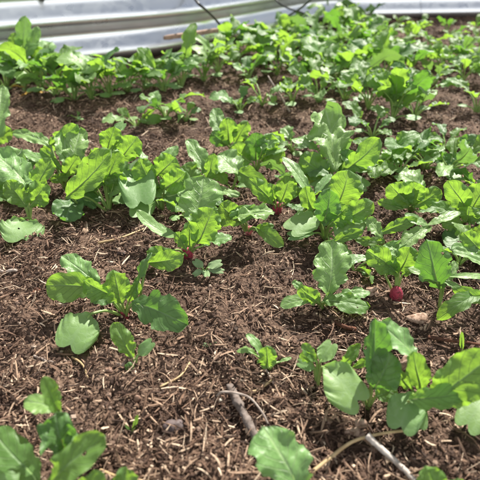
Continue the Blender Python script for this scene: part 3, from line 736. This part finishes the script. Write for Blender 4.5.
plant((-6, 214), 'left edge plant with a broad pale leaf reaching into the left clump', [
 ('t', (-4, 196, 2), (20, 176, 3), 22, D(face=.8)), ('t', (-6, 180, 3), (24, 150, 4.4), 40, D(face=.2)), ('t', (-4, 190, 2.4), (14, 200, 2.4), 16, D(face=.6)),
 ('t', (-8, 190, 2.4), (-40, 170, 4), 30, D(face=.5)),
])
plant((-14, 150), 'left edge plant with one upright pale oval leaf above the left clump', [
 ('t', (-4, 138, 3), (4, 86, 6), 26, D(face=.3)), ('t', (-8, 140, 2), (12, 128, 3), 18, D(face=.8)), ('t', (-14, 140, 2), (-30, 110, 4), 30, D(face=.5)),
])
# right hand clump, mid distance
mid = [
 ((398, 178), 6, 5.0, .45, 'plant with a pale flat leaf at the left of the broad clump on the right'),
 ((378, 176), 5, 4.6, .4, 'plant close behind the tall blistered leaf, its leaves drooping to the soil'),
 ((424, 172), 7, 5.2, .5, 'large leaved plant in the middle of the broad clump on the right'),
 ((446, 182), 6, 4.8, .45, 'plant with wavy leaves at the right end of the broad clump'),
 ((444, 152), 5, 4.4, .3, 'low plant with greyish leaves behind the broad clump on the right'),
 ((414, 150), 5, 4.4, .4, 'plant with arched bright leaves at the back of the broad clump'),
 ((476, 200), 6, 4.8, .5, 'bushy plant at the right edge below the bare patch'),
 ((292, 186), 5, 3.6, .4, 'small plant on bare soil between the dark crinkled and tall blistered plants'),
 ((302, 214), 4, 2.8, .4, 'short plant tucked under the narrow pale leaf'),
 ((292, 150), 5, 3.8, .5, 'plant with bright round leaves just left of the tall blistered leaf'),
 ((186, 218), 4, 3.0, .4, 'small plant hidden behind the pale lobed leaf'),
 ((120, 190), 6, 5.0, .55, 'bushy plant at the back of the left clump'),
 ((84, 166), 5, 4.2, .45, 'small leaved plant at the very back of the left clump'),
 ((10, 196), 5, 4.0, .5, 'crowded plant near the left edge among pale leaves'),
 ((148, 196), 5, 4.0, .5, 'dark leaved plant between the folded leaf and the kidney shaped seed leaf'),
 ((356, 262), 4, 2.8, .3, 'low plant in shade between the rounded clump and the red root'),
 ((458, 268), 4, 3.0, .35, 'low plant behind the mottled upright leaf near the right edge'),
]
for i, (c_, n_, s_, t_, l_) in enumerate(mid): auto_plant(c_, l_, n_, s_, 300+i, t_, hero=True)
# the short row on the path
for i, (c_, n_, s_, t_, l_) in enumerate([
 ((136, 126), 5, 4.4, .2, 'low seedling at the left end of the short row crossing the bare path'),
 ((166, 122), 6, 5.2, .6, 'tallest seedling of the short row crossing the bare path'),
 ((186, 123), 4, 3.6, .25, 'small spreading seedling at the right end of the short row on the path'),
 ((240, 112), 5, 4.2, .45, 'seedling with two rounded leaves standing alone right of the short row'),
 ((78, 120), 3, 1.6, .2, 'tiny pale seedling on the bare path behind the left clump'),
]): auto_plant(c_, l_, n_, s_, 400+i, t_)
# big upright plants in the middle of the bed
for i, (c_, n_, s_, t_, l_) in enumerate([
 ((392, 122), 14, 6.3, .95, 'tallest bright plant in the middle of the bed with big upright leaves'),
 ((414, 120), 6, 6.0, .45, 'plant at the right foot of the tallest bright plant'),
 ((368, 112), 7, 6.4, .65, 'bushy plant behind and left of the tallest bright plant'),
 ((372, 140), 5, 4.2, .3, 'low plant in front of the tallest bright plant'),
 ((292, 108), 6, 5.0, .5, 'plant with bright leaves beside the pale leaning stalk'),
 ((318, 104), 6, 5.0, .45, 'plant just right of the pale leaning stalk'),
 ((262, 108), 5, 4.4, .35, 'spreading plant left of the pale leaning stalk'),
 ((344, 104), 5, 5.0, .4, 'plant in the gap between the pale stalk and the bushy plants'),
 ((476, 114), 6, 5.0, .5, 'small plant alone at the right edge beyond the bare patch'),
 ((424, 98), 6, 5.6, .5, 'plant behind the tallest bright plant, at the edge of the bare patch'),
]): auto_plant(c_, l_, n_, s_, 430+i, t_+.1, stalk=1.5, wide=1.1, hero=True)
# row along the left of the wall
BACK = 'row of radish plants along the metal wall'
backrow = [((6, 88), 8.5), ((24, 90), 12.5), ((42, 92), 9), ((56, 96), 7.5), ((74, 100), 8), ((92, 101), 7), ((110, 98), 8.2), ((128, 95), 7), ((146, 92), 7.4), ((164, 94), 7.0), ((182, 90), 7.8), ((204, 84), 6.4), ((218, 78), 7.2), ((-14, 92), 9)]
blab = ['first plant of the wall row, cut by the left edge', 'tallest plant of the wall row, its rounded leaf against the shiny metal', 'plant right of the tallest one in the wall row', 'fourth plant of the wall row from the left edge',
 'plant of the wall row behind the dry yellow leaf', 'plant of the wall row just right of the dry yellow leaf', 'plant in the wall row below the bolt', 'plant in the middle of the wall row, left of the tallest short row seedling',
 'plant in the wall row straight behind the low path seedling', 'plant in the wall row behind the tallest short row seedling', 'plant in the wall row with leaves in front of the timber strip end',
 'second last plant of the wall row toward the tubes', 'last plant of the wall row, below the black tube', 'plant of the wall row outside the left edge']
plant((24, 90), blab[1], [
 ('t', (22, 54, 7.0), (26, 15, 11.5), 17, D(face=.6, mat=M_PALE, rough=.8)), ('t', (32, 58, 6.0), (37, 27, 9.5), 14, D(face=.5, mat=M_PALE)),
 ('t', (16, 58, 6.0), (14, 32, 9.0), 17, D(face=.8)), ('t', (12, 64, 4.5), (2, 44, 7.0), 17, D(face=.5)),
 ('t', (30, 66, 4.5), (44, 48, 7.0), 17, D(face=.8)), ('t', (20, 70, 4.0), (10, 54, 5.5), 16, D(face=.8)), ('t', (28, 74, 3.0), (38, 62, 4.6), 18, D(face=.8)),
 ('t', (18, 76, 2.5), (4, 70, 4), 17, D(face=.3)), ('t', (26, 78, 2.5), (24, 62, 5), 18, D(face=.85)),
], group=BACK)
for i, (c_, s_) in enumerate(backrow):
    if i == 1: continue
    auto_plant(c_, blab[i], 10, s_*.86, 500+i, .8, group=BACK, stalk=1.3, wide=.82)
# plants filling the far middle and right
FAR = 'far radish plants beyond the bare path'
far = [(276, 40, 6.5), (292, 34, 6), (306, 54, 7), (322, 48, 7), (338, 52, 7), (352, 64, 7), (338, 82, 6.5), (364, 54, 6.5), (376, 58, 6), (318, 64, 6.5), (290, 70, 6.5), (262, 58, 6), (356, 44, 6.5), (330, 24, 6.5), (346, 34, 6.5), (378, 34, 5), (388, 52, 5), (402, 54, 5), (416, 40, 4.4), (460, 60, 4.6), (444, 60, 4.4), (236, 66, 5.8), (248, 82, 5.5), (262, 66, 7), (278, 76, 6.5), (292, 62, 6.5), (300, 84, 6), (312, 72, 7), (326, 60, 6), (330, 84, 6.5), (342, 70, 7), (352, 52, 6), (356, 88, 7), (366, 68, 7),
 (300, 44, 6), (316, 38, 6), (330, 32, 7), (344, 40, 6.5), (358, 34, 6), (372, 46, 5.5), (284, 48, 6), (270, 52, 7), (250, 54, 7), (346, 24, 6.5), (366, 24, 5.5), (228, 54, 7.5), (384, 78, 6.5), (396, 62, 5.5), (408, 78, 5.5), (424, 66, 4.5), (440, 72, 5), (456, 70, 4.5), (470, 68, 5), (486, 72, 5),
 (392, 40, 4.4), (410, 46, 4.6), (430, 52, 4.2), (450, 46, 4.6), (466, 52, 4.4), (480, 46, 4.4), (446, 34, 3.8), (474, 34, 3.8), (422, 34, 3.6), (398, 28, 3.6), (436, 82, 4.6), (486, 88, 4.8), (462, 84, 4.4)]
from collections import Counter
def fl(x, y):
    return ('far left corner by the tubes' if x < 290 else 'far middle' if x < 345 else 'far right clump' if x < 400 else 'sparse far right',
            'closest to the wall' if y < 40 else 'second nearest the wall' if y < 56 else 'third from the wall' if y < 72 else 'nearest the bare path')
cnt = Counter(fl(x, y) for x, y, s in far); seen = Counter()
ordn = 'first second third fourth fifth sixth seventh eighth ninth tenth eleventh twelfth thirteenth fourteenth fifteenth'.split()
for i, (x, y, s) in enumerate(sorted(far)):
    k = fl(x, y); o_ = ordn[seen[k]] if cnt[k] > 1 else 'only'; seen[k] += 1
    auto_plant((x, y), f'{o_} from left of the {k[0]} plants, {k[1]}', 6 if y > 50 else 5, s, 600+i, .75, seeds=1, stalk=1.15, wide=1.05, group=FAR)


# ---------------------------------------------------------------- distinct bits lying on the soil
def lay(pts, lift=.0, n=6):
    P = catmull([at(*p) if len(p) == 3 else at(p[0], p[1], 0) for p in pts], n)
    Z = ground(P[:, 0], P[:, 1])
    for i in range(len(P)): P[i, 2] = max(P[i, 2], Z[i]+lift) if P[i, 2] > 0.0001 else Z[i]+lift
    return P
def stick(name, label, cat, pts, r, mat, taper=.6, wob=.12, seed=1, group=None, knots=0, n=6):
    P = lay(pts, r*.75, n); c = P[0].copy(); rad = np.linspace(r, r*taper, len(P))
    for k in range(knots): rad[int(len(P)*(k+1)/(knots+1))] *= 1.35
    V, F = tube(P-c, rad, 9, wob, seed); o = mesh_obj(name, V, F, mat); o.location = c; tag(o, label, cat, group); return o
def stone(name, label, cat, px, py, dims, mat, seed=0, rot=0, group=None, rough=.25):
    c = at(px, py); c[2] = float(ground(c[0], c[1]))+dims[2]*.25
    rr = np.random.default_rng(seed); nu, nv = 18, 12; V = []; F = []
    k1 = rr.normal(size=(5, 3))*2.2; pp = rr.random(5)*6.28
    for j in range(nv+1):
        th = math.pi*j/nv
        for i in range(nu):
            ph = 2*math.pi*i/nu; v = np.array([math.sin(th)*math.cos(ph), math.sin(th)*math.sin(ph), math.cos(th)])
            q = 1+rough*sum(math.sin(np.dot(k, v)*1.3+p) for k, p in zip(k1, pp))/2.5
            V.append(v*q*np.array(dims)/2)
    for j in range(nv):
        for i in range(nu): F.append((j*nu+i, (j+1)*nu+i, (j+1)*nu+(i+1) % nu, j*nu+(i+1) % nu))
    o = mesh_obj(name, V, F, mat); o.location = c; o.rotation_euler = (rr.normal()*.15, rr.normal()*.15, rot); tag(o, label, cat, group); return o
stick('weathered_stick', 'grey brown weathered stick half buried in the soil beside the curled straw', 'stick', [(229, 386, .5), (238, 402, .6), (247, 420, .5), (258, 440, .5), (266, 452, .3)], .0032, M_TWIG, .85, .34, 3, knots=3)
stick('bleached_twig', 'thick pale grey twig lying among straw at the lower right', 'twig', [(367, 435, .9), (378, 446, .6), (396, 462, .4), (420, 486, .3)], .0025, M_BLEACH, .7, .16, 4)
stick('curled_straw', 'pale curled straw arching over the weathered stick', 'straw', [(217, 396, .5), (222, 392, 1.2), (236, 393, 1.5), (250, 398, 1.4), (262, 412, 1.0), (268, 424, .5)], .0009, M_PALEWOOD, .8, .05, 5)
stick('straw_stalk', 'long golden straw running up toward the bleached twig', 'straw', [(310, 474, .3), (330, 458, .5), (352, 442, .5), (380, 434, .4), (410, 430, .3)], .0014, M_STRAW, .7, .08, 6)
stick('straw_stalk', 'thin brown straw pointing down from the tiny lone seedling', 'straw', [(257, 352, .6), (264, 366, .4), (274, 384, .2)], .0011, M_PALEWOOD, .8, .05, 7)
stick('straw_stalk', 'short forked straw lying above the curled straw', 'straw', [(247, 394, .2), (258, 390, .3), (272, 380, .3)], .0013, M_STRAW, .8, .1, 8)
stick('straw_stalk', 'long bent straw on open mulch right of the lone large plant', 'straw', [(160, 387, .2), (180, 376, .3), (190, 362, .3)], .0009, M_STRAW, .8, .1, 9)
stick('straw_stalk', 'pale straw lying below the heart shaped seed leaf', 'straw', [(34, 356, .2), (46, 362, .3), (54, 364, .2)], .0010, M_PALEWOOD, .8, .1, 10)
stick('straw_stalk', 'curved thin straw below the left large seed leaf', 'straw', [(72, 357, .2), (82, 364, .5), (88, 378, .2)], .0009, M_STRAW, .8, .1, 11)
stick('straw_stalk', 'brown forked straw in the lower left soil', 'straw', [(100, 470, .2), (122, 478, .4), (150, 482, .2)], .0012, M_STRAW, .8, .1, 12)
stick('bark_strip', 'long red brown bark strip below the curling right edge leaf', 'bark strip', [(428, 337, .2), (446, 340, .4), (466, 342, .3), (486, 346, .2)], .0018, M_BARK, .5, .4, 13)
stick('bark_strip', 'short reddish bark strip under the shaded side of the lobed plant', 'bark strip', [(334, 322, .2), (346, 327, .3), (356, 329, .2)], .0022, M_BARK, .8, .25, 14)
stick('bark_strip', 'orange bark sliver on the mulch left of the plate like leaf', 'bark strip', [(226, 178, .3), (240, 182, .4), (254, 181, .3)], .0024, M_BARK, .8, .25, 15)
stick('fallen_twig', 'grey twig lying on bare soil at the left edge', 'twig', [(-2, 273, .2), (8, 273, .3), (18, 272, .2)], .0020, M_PALEWOOD, .8, .2, 16)
stick('fallen_twig', 'long pale twig lying in front of the left clump', 'twig', [(98, 243, .2), (120, 238, .4), (146, 228, .3)], .0014, M_STRAW, .7, .2, 17)
stick('dry_stalk', 'pale leaning dry stalk among the plants in the middle of the bed', 'dry stalk', [(290, 112, .0001), (283, 100, 2.2), (274, 86, 5.0), (268, 76, 6.5)], .0022, M_PALEWOOD, .6, .1, 18)
stick('dry_stalk', 'grey dry stalk lying in front of the tallest bright plant', 'dry stalk', [(360, 124, .4), (352, 118, .6), (340, 116, .4)], .0022, M_PALEWOOD, .7, .1, 19)
stone('pebble', 'tiny cream pebble under the curled straw', 'pebble', 221, 401, (.0042, .0040, .0042), M_PEB, 1)
stone('stone', 'flat dark stone on bare soil in the lower middle', 'stone', 175, 429, (.018, .012, .008), M_STONE, 2, .2)
stone('pebble', 'round brown pebble left of the curved straw', 'pebble', 111, 376, (.007, .006, .006), M_BROWNP, 3)
stone('pebble', 'small brown bud shaped pebble on bare soil below the notched seedling', 'pebble', 138, 402, (.0055, .005, .008), M_BROWNP, 4)
stone('pebble', 'grey pebble on the mulch between the lone plant and the red root', 'pebble', 122, 254, (.009, .006, .005), M_STONE, 5)
stone('wood_chunk', 'pale crumbly wood chunk left of the bright red radish root', 'wood chunk', 372, 291, (.014, .009, .008), M_CLOD, 6, .4, rough=.75)
stone('wood_chunk', 'pinkish crumbly wood chunk right of the bright red radish root', 'wood chunk', 416, 311, (.018, .012, .008), M_CLOD, 7, .1, rough=.75)
stone('wood_chunk', 'whitish wood chunk behind the folded upright leaf', 'wood chunk', 408, 365, (.016, .010, .012), M_CLOD, 8, .7, rough=.7)
stone('wood_chunk', 'pale wood chunk under the left leaves of the right front cluster', 'wood chunk', 342, 376, (.020, .010, .010), M_CLOD, 9, .2, rough=.7)
stone('wood_chunk', 'small tan wood chunk below the heart shaped leaf of the right cluster', 'wood chunk', 357, 426, (.014, .008, .008), M_CLOD, 10, .2, rough=.7)
stone('wood_chunk', 'light wood chip on bare soil above the heart shaped seed leaf', 'wood chunk', 68, 306, (.010, .006, .005), M_CLOD, 11, .5, rough=.75)
stone('wood_chunk', 'rusty brown wood chip left of the lone large plant', 'wood chunk', 38, 293, (.010, .006, .004), M_BARK, 12, .2, rough=.75)
def dry_leaf(label, px, py, L, wdt, yaw, seed, mat=M_DRYLEAF):
    c = at(px, py); c[2] = float(ground(c[0], c[1]))+.004
    d = np.array([math.cos(yaw), math.sin(yaw), .15]); V, F, uv, mid, nr = leaf_mesh('t', c-d*L/2, c+d*L/2, wdt, np.array([0, 0, 1.]), .1, .4, 1.4, c, 18, 9, seed)
    o = mesh_obj('dry_leaf', V, F, mat, uv=uv); o.location = c; tag(o, label, 'dry leaf')
dry_leaf('curled dry yellow leaf on bare soil in front of the wall row', 32, 96, .05, .016, .3, 1)
dry_leaf('thin dry yellow leaf behind the left clump near the left edge', 14, 90, .05, .012, -.1, 2)
# irrigation tubes and timber by the wall
def line3(pts, r, mat, name, label, cat, wob=0.0, seed=0, n=8):
    P = catmull([at(*p) for p in pts], n); c = P[0].copy(); V, F = tube(P-c, r, 10, wob, seed); o = mesh_obj(name, V, F, mat); o.location = c; tag(o, label, cat); return o
line3([(186, -14, 17), (197, 2, 15), (206, 10, 12.5), (216, 20, 9), (226, 33, 5), (233, 44, .5)], .0033, M_BLACK, 'drip_tube', 'thin black drip tube hanging down in front of the wall above the wall row', 'drip tube')
line3([(268, -10, 14), (278, 2, 11), (290, 9, 8.5), (303, 13, 6), (312, 20, .5)], .0028, M_BLACK, 'drip_tube', 'short black drip tube crossing the grey green one by the wall', 'drip tube')
line3([(318, -8, 14), (308, 2, 11), (298, 10, 8), (284, 18, 5), (270, 24, 3), (262, 34, .3)], .0034, M_GREYTUBE, 'drip_tube', 'grey green tube bending down to the soil where two tubes cross', 'drip tube')
line3([(244, 36, 1.0), (247, 31, 2.2), (254, 30, 2.4), (260, 34, 1.6), (256, 38, .6), (248, 38, .8)], .0055, M_BLACK, 'tube_end', 'loop of thick black tube lying by the timber strip', 'tube loop')
def board():
    a = at(164, 38, 6.4); b = at(262, 25, 6.4); d = nm(b-a); L = np.linalg.norm(b-a); u = np.array([0, 0, 1.]); s = nm(np.cross(d, u)); u = np.cross(s, d)
    n = 24; V = []; F = []; rr = np.random.default_rng(3)
    prof = [(-.004, -.008), (.004, -.008), (.005, -.006), (.005, .006), (.004, .008), (-.004, .008), (-.005, .006), (-.005, -.006)]
    for i in range(n):
        t = i/(n-1)*L; e = 1-.25*(i in (0, n-1))
        for p, q in prof: V.append(d*t+s*(p*e+.0002*rr.normal())+u*(q*.7*e+.0003*rr.normal()+.0012*math.sin(t*12)))
    k = len(prof)
    for i in range(n-1):
        for j in range(k): F.append((i*k+j, i*k+(j+1) % k, (i+1)*k+(j+1) % k, (i+1)*k+j))
    F += [tuple(range(k))[::-1], tuple((n-1)*k+j for j in range(k))]
    o = mesh_obj('timber_strip', V, F, M_BOARD, smooth=False); o.location = a; tag(o, 'rough brown timber strip leaning along the foot of the metal wall', 'timber')
board()


# ---------------------------------------------------------------- mulch and soil crumbs (stuff)
def sample_bed(n, power, seed, ymax=2.6, ymin=.02):
    r = np.random.default_rng(seed); out = []
    m = n*8; u = r.random(m)
    # density falls with distance from the near end of the bed
    y = ymin+(ymax-ymin)*u**power; x = (r.random(m)*2-1)*(.30+.62*y)
    tx, ty = np.gradient(WP[:, 0]), np.gradient(WP[:, 1]); d2 = np.full(m, 1e9); idx = np.zeros(m, int)
    for i in range(0, len(WP)):
        q = (x-WP[i, 0])**2+(y-WP[i, 1])**2; s = q < d2; d2[s] = q[s]; idx[s] = i
    side = (x-WP[idx, 0])*ty[idx]-(y-WP[idx, 1])*tx[idx]
    ok = side/np.hypot(tx[idx], ty[idx]) > .02
    return x[ok][:n], y[ok][:n]
def rotm(yaw, pit, rol):
    cy, sy, cp, sp, cr, sr = np.cos(yaw), np.sin(yaw), np.cos(pit), np.sin(pit), np.cos(rol), np.sin(rol)
    X = np.stack([cy*cp, sy*cp, sp], -1)
    Yv = np.stack([-sy*cr+cy*sp*sr, cy*cr+sy*sp*sr, -cp*sr], -1); Z = np.cross(X, Yv); return X, Yv, Z
def chips(name, n, lmin, lmax, wmin, wmax, flat, tilt, seed, mat, label, power=1.55, lift=.0, bend=.05, tints=(.0, 1.0), clump=True, tpow=1.0, seg=4, ymax=2.6):
    r = np.random.default_rng(seed); x, y = sample_bed(n, power, seed, ymax); n = len(x)
    if clump:
        dens = fbm(x*9, y*9, 31, 2)+.5*fbm(x*30, y*30, 37, 2); k = r.random(n) < np.clip(.68+dens*2.0+.5*np.clip(x-.05+.35*(.35-y), -.3, .4), .38, 1); x, y = x[k], y[k]; n = len(x)
    far = 1+.25*np.clip(y-.6, 0, 2)
    L = (lmin+(lmax-lmin)*r.random(n)**2.8)*far; Wd = (wmin+(wmax-wmin)*r.random(n)**1.6)*far; T = Wd*flat*(.6+.8*r.random(n))
    yaw = r.random(n)*6.28; pit = r.normal(size=n)*tilt; rol = r.normal(size=n)*tilt*1.3
    X, Yv, Z = rotm(yaw, pit, rol); c = np.stack([x, y, ground(x, y)+T*.4+lift*r.random(n)+np.abs(np.sin(pit))*L*.28], -1)
    bd = r.normal(size=(n, 2))*bend
    V = np.zeros((n, seg+1, 4, 3))
    for k in range(seg+1):
        u = k/seg*2-1; tp = (1-.45*abs(u)**2)*(.75+.5*r.random(n)); bow = (1-u*u)
        cc = c+X*(u*L/2)[:, None]+Yv*(bd[:, 0]*L*bow)[:, None]+Z*(bd[:, 1]*L*bow)[:, None]
        for q, (a, b) in enumerate(((1, 1), (-1, 1), (-1, -1), (1, -1))):
            ja = .75+.5*r.random(n)
            V[:, k, q] = cc+Yv*(a*Wd/2*tp*ja)[:, None]+Z*(b*T/2*tp)[:, None]
    base = (np.arange(n)*(seg+1)*4)[:, None]; f = []
    for k in range(seg):
        for q in range(4): f.append([k*4+q, k*4+(q+1) % 4, (k+1)*4+(q+1) % 4, (k+1)*4+q])
    f.append([3, 2, 1, 0]); f.append([seg*4+q for q in range(4)])
    F = (base[:, None, :]+np.array(f)[None]).reshape(-1, 4)
    ti = tints[0]+(tints[1]-tints[0])*r.random(n)**tpow
    o = mesh_obj(name, V.reshape(-1, 3), F, mat, smooth=False, tint=np.repeat(ti, (seg+1)*4)); tag(o, label, None, None, 'stuff'); return o
def crumbs(name, n, smin, smax, seed, mat, label, power=1.6):
    r = np.random.default_rng(seed); x, y = sample_bed(n, power, seed); n = len(x)
    g = (1+5**.5)/2; ico = np.array([(-1, g, 0), (1, g, 0), (-1, -g, 0), (1, -g, 0), (0, -1, g), (0, 1, g), (0, -1, -g), (0, 1, -g), (g, 0, -1), (g, 0, 1), (-g, 0, -1), (-g, 0, 1)])/1.9
    fc = np.array([(0, 11, 5), (0, 5, 1), (0, 1, 7), (0, 7, 10), (0, 10, 11), (1, 5, 9), (5, 11, 4), (11, 10, 2), (10, 7, 6), (7, 1, 8), (3, 9, 4), (3, 4, 2), (3, 2, 6), (3, 6, 8), (3, 8, 9), (4, 9, 5), (2, 4, 11), (6, 2, 10), (8, 6, 7), (9, 8, 1)])
    s = (smin+(smax-smin)*r.random(n)**3)*(1+.3*np.clip(y-.6, 0, 2)); sc = s[:, None]*(.6+.7*r.random((n, 3)))
    V = ico[None]*(.72+.5*r.random((n, 12, 1)))*sc[:, None, :]/2
    a = r.random(n)*6.28; ca, sa = np.cos(a)[:, None], np.sin(a)[:, None]
    V = np.stack([V[..., 0]*ca-V[..., 1]*sa, V[..., 0]*sa+V[..., 1]*ca, V[..., 2]], -1)
    V = V+np.stack([x, y, ground(x, y)+s*.12], -1)[:, None, :]
    F = ((np.arange(n)*12)[:, None, None]+fc[None]).reshape(-1, 3)
    o = mesh_obj(name, V.reshape(-1, 3), F, mat, smooth=False, tint=np.repeat(r.random(n)**1.5, 12)); tag(o, label, None, None, 'stuff')
crumbs('soil_crumbs', 80000, .0007, .0060, 51, M_CRUMB, 'dark crumbs and small clods of loose soil all over the bed')
chips('bark_mulch', 190000, .002, .021, .0003, .0017, .6, .32, 61, M_MULCH, 'shredded brown bark mulch scattered over the soil', tpow=1.35, lift=.004)
chips('wood_chips', 15000, .002, .008, .0012, .0038, .35, .45, 62, M_MULCH, 'flat flakes of bark and wood among the mulch', tpow=1.2, lift=.004, bend=.05, tints=(0, .9))
chips('dry_straw', 6500, .010, .036, .0003, .0008, .8, .10, 63, M_MULCH, 'thin pale dry stems strewn over the mulch', tpow=1.6, lift=.004, bend=.09, tints=(.35, 1.0), seg=6)
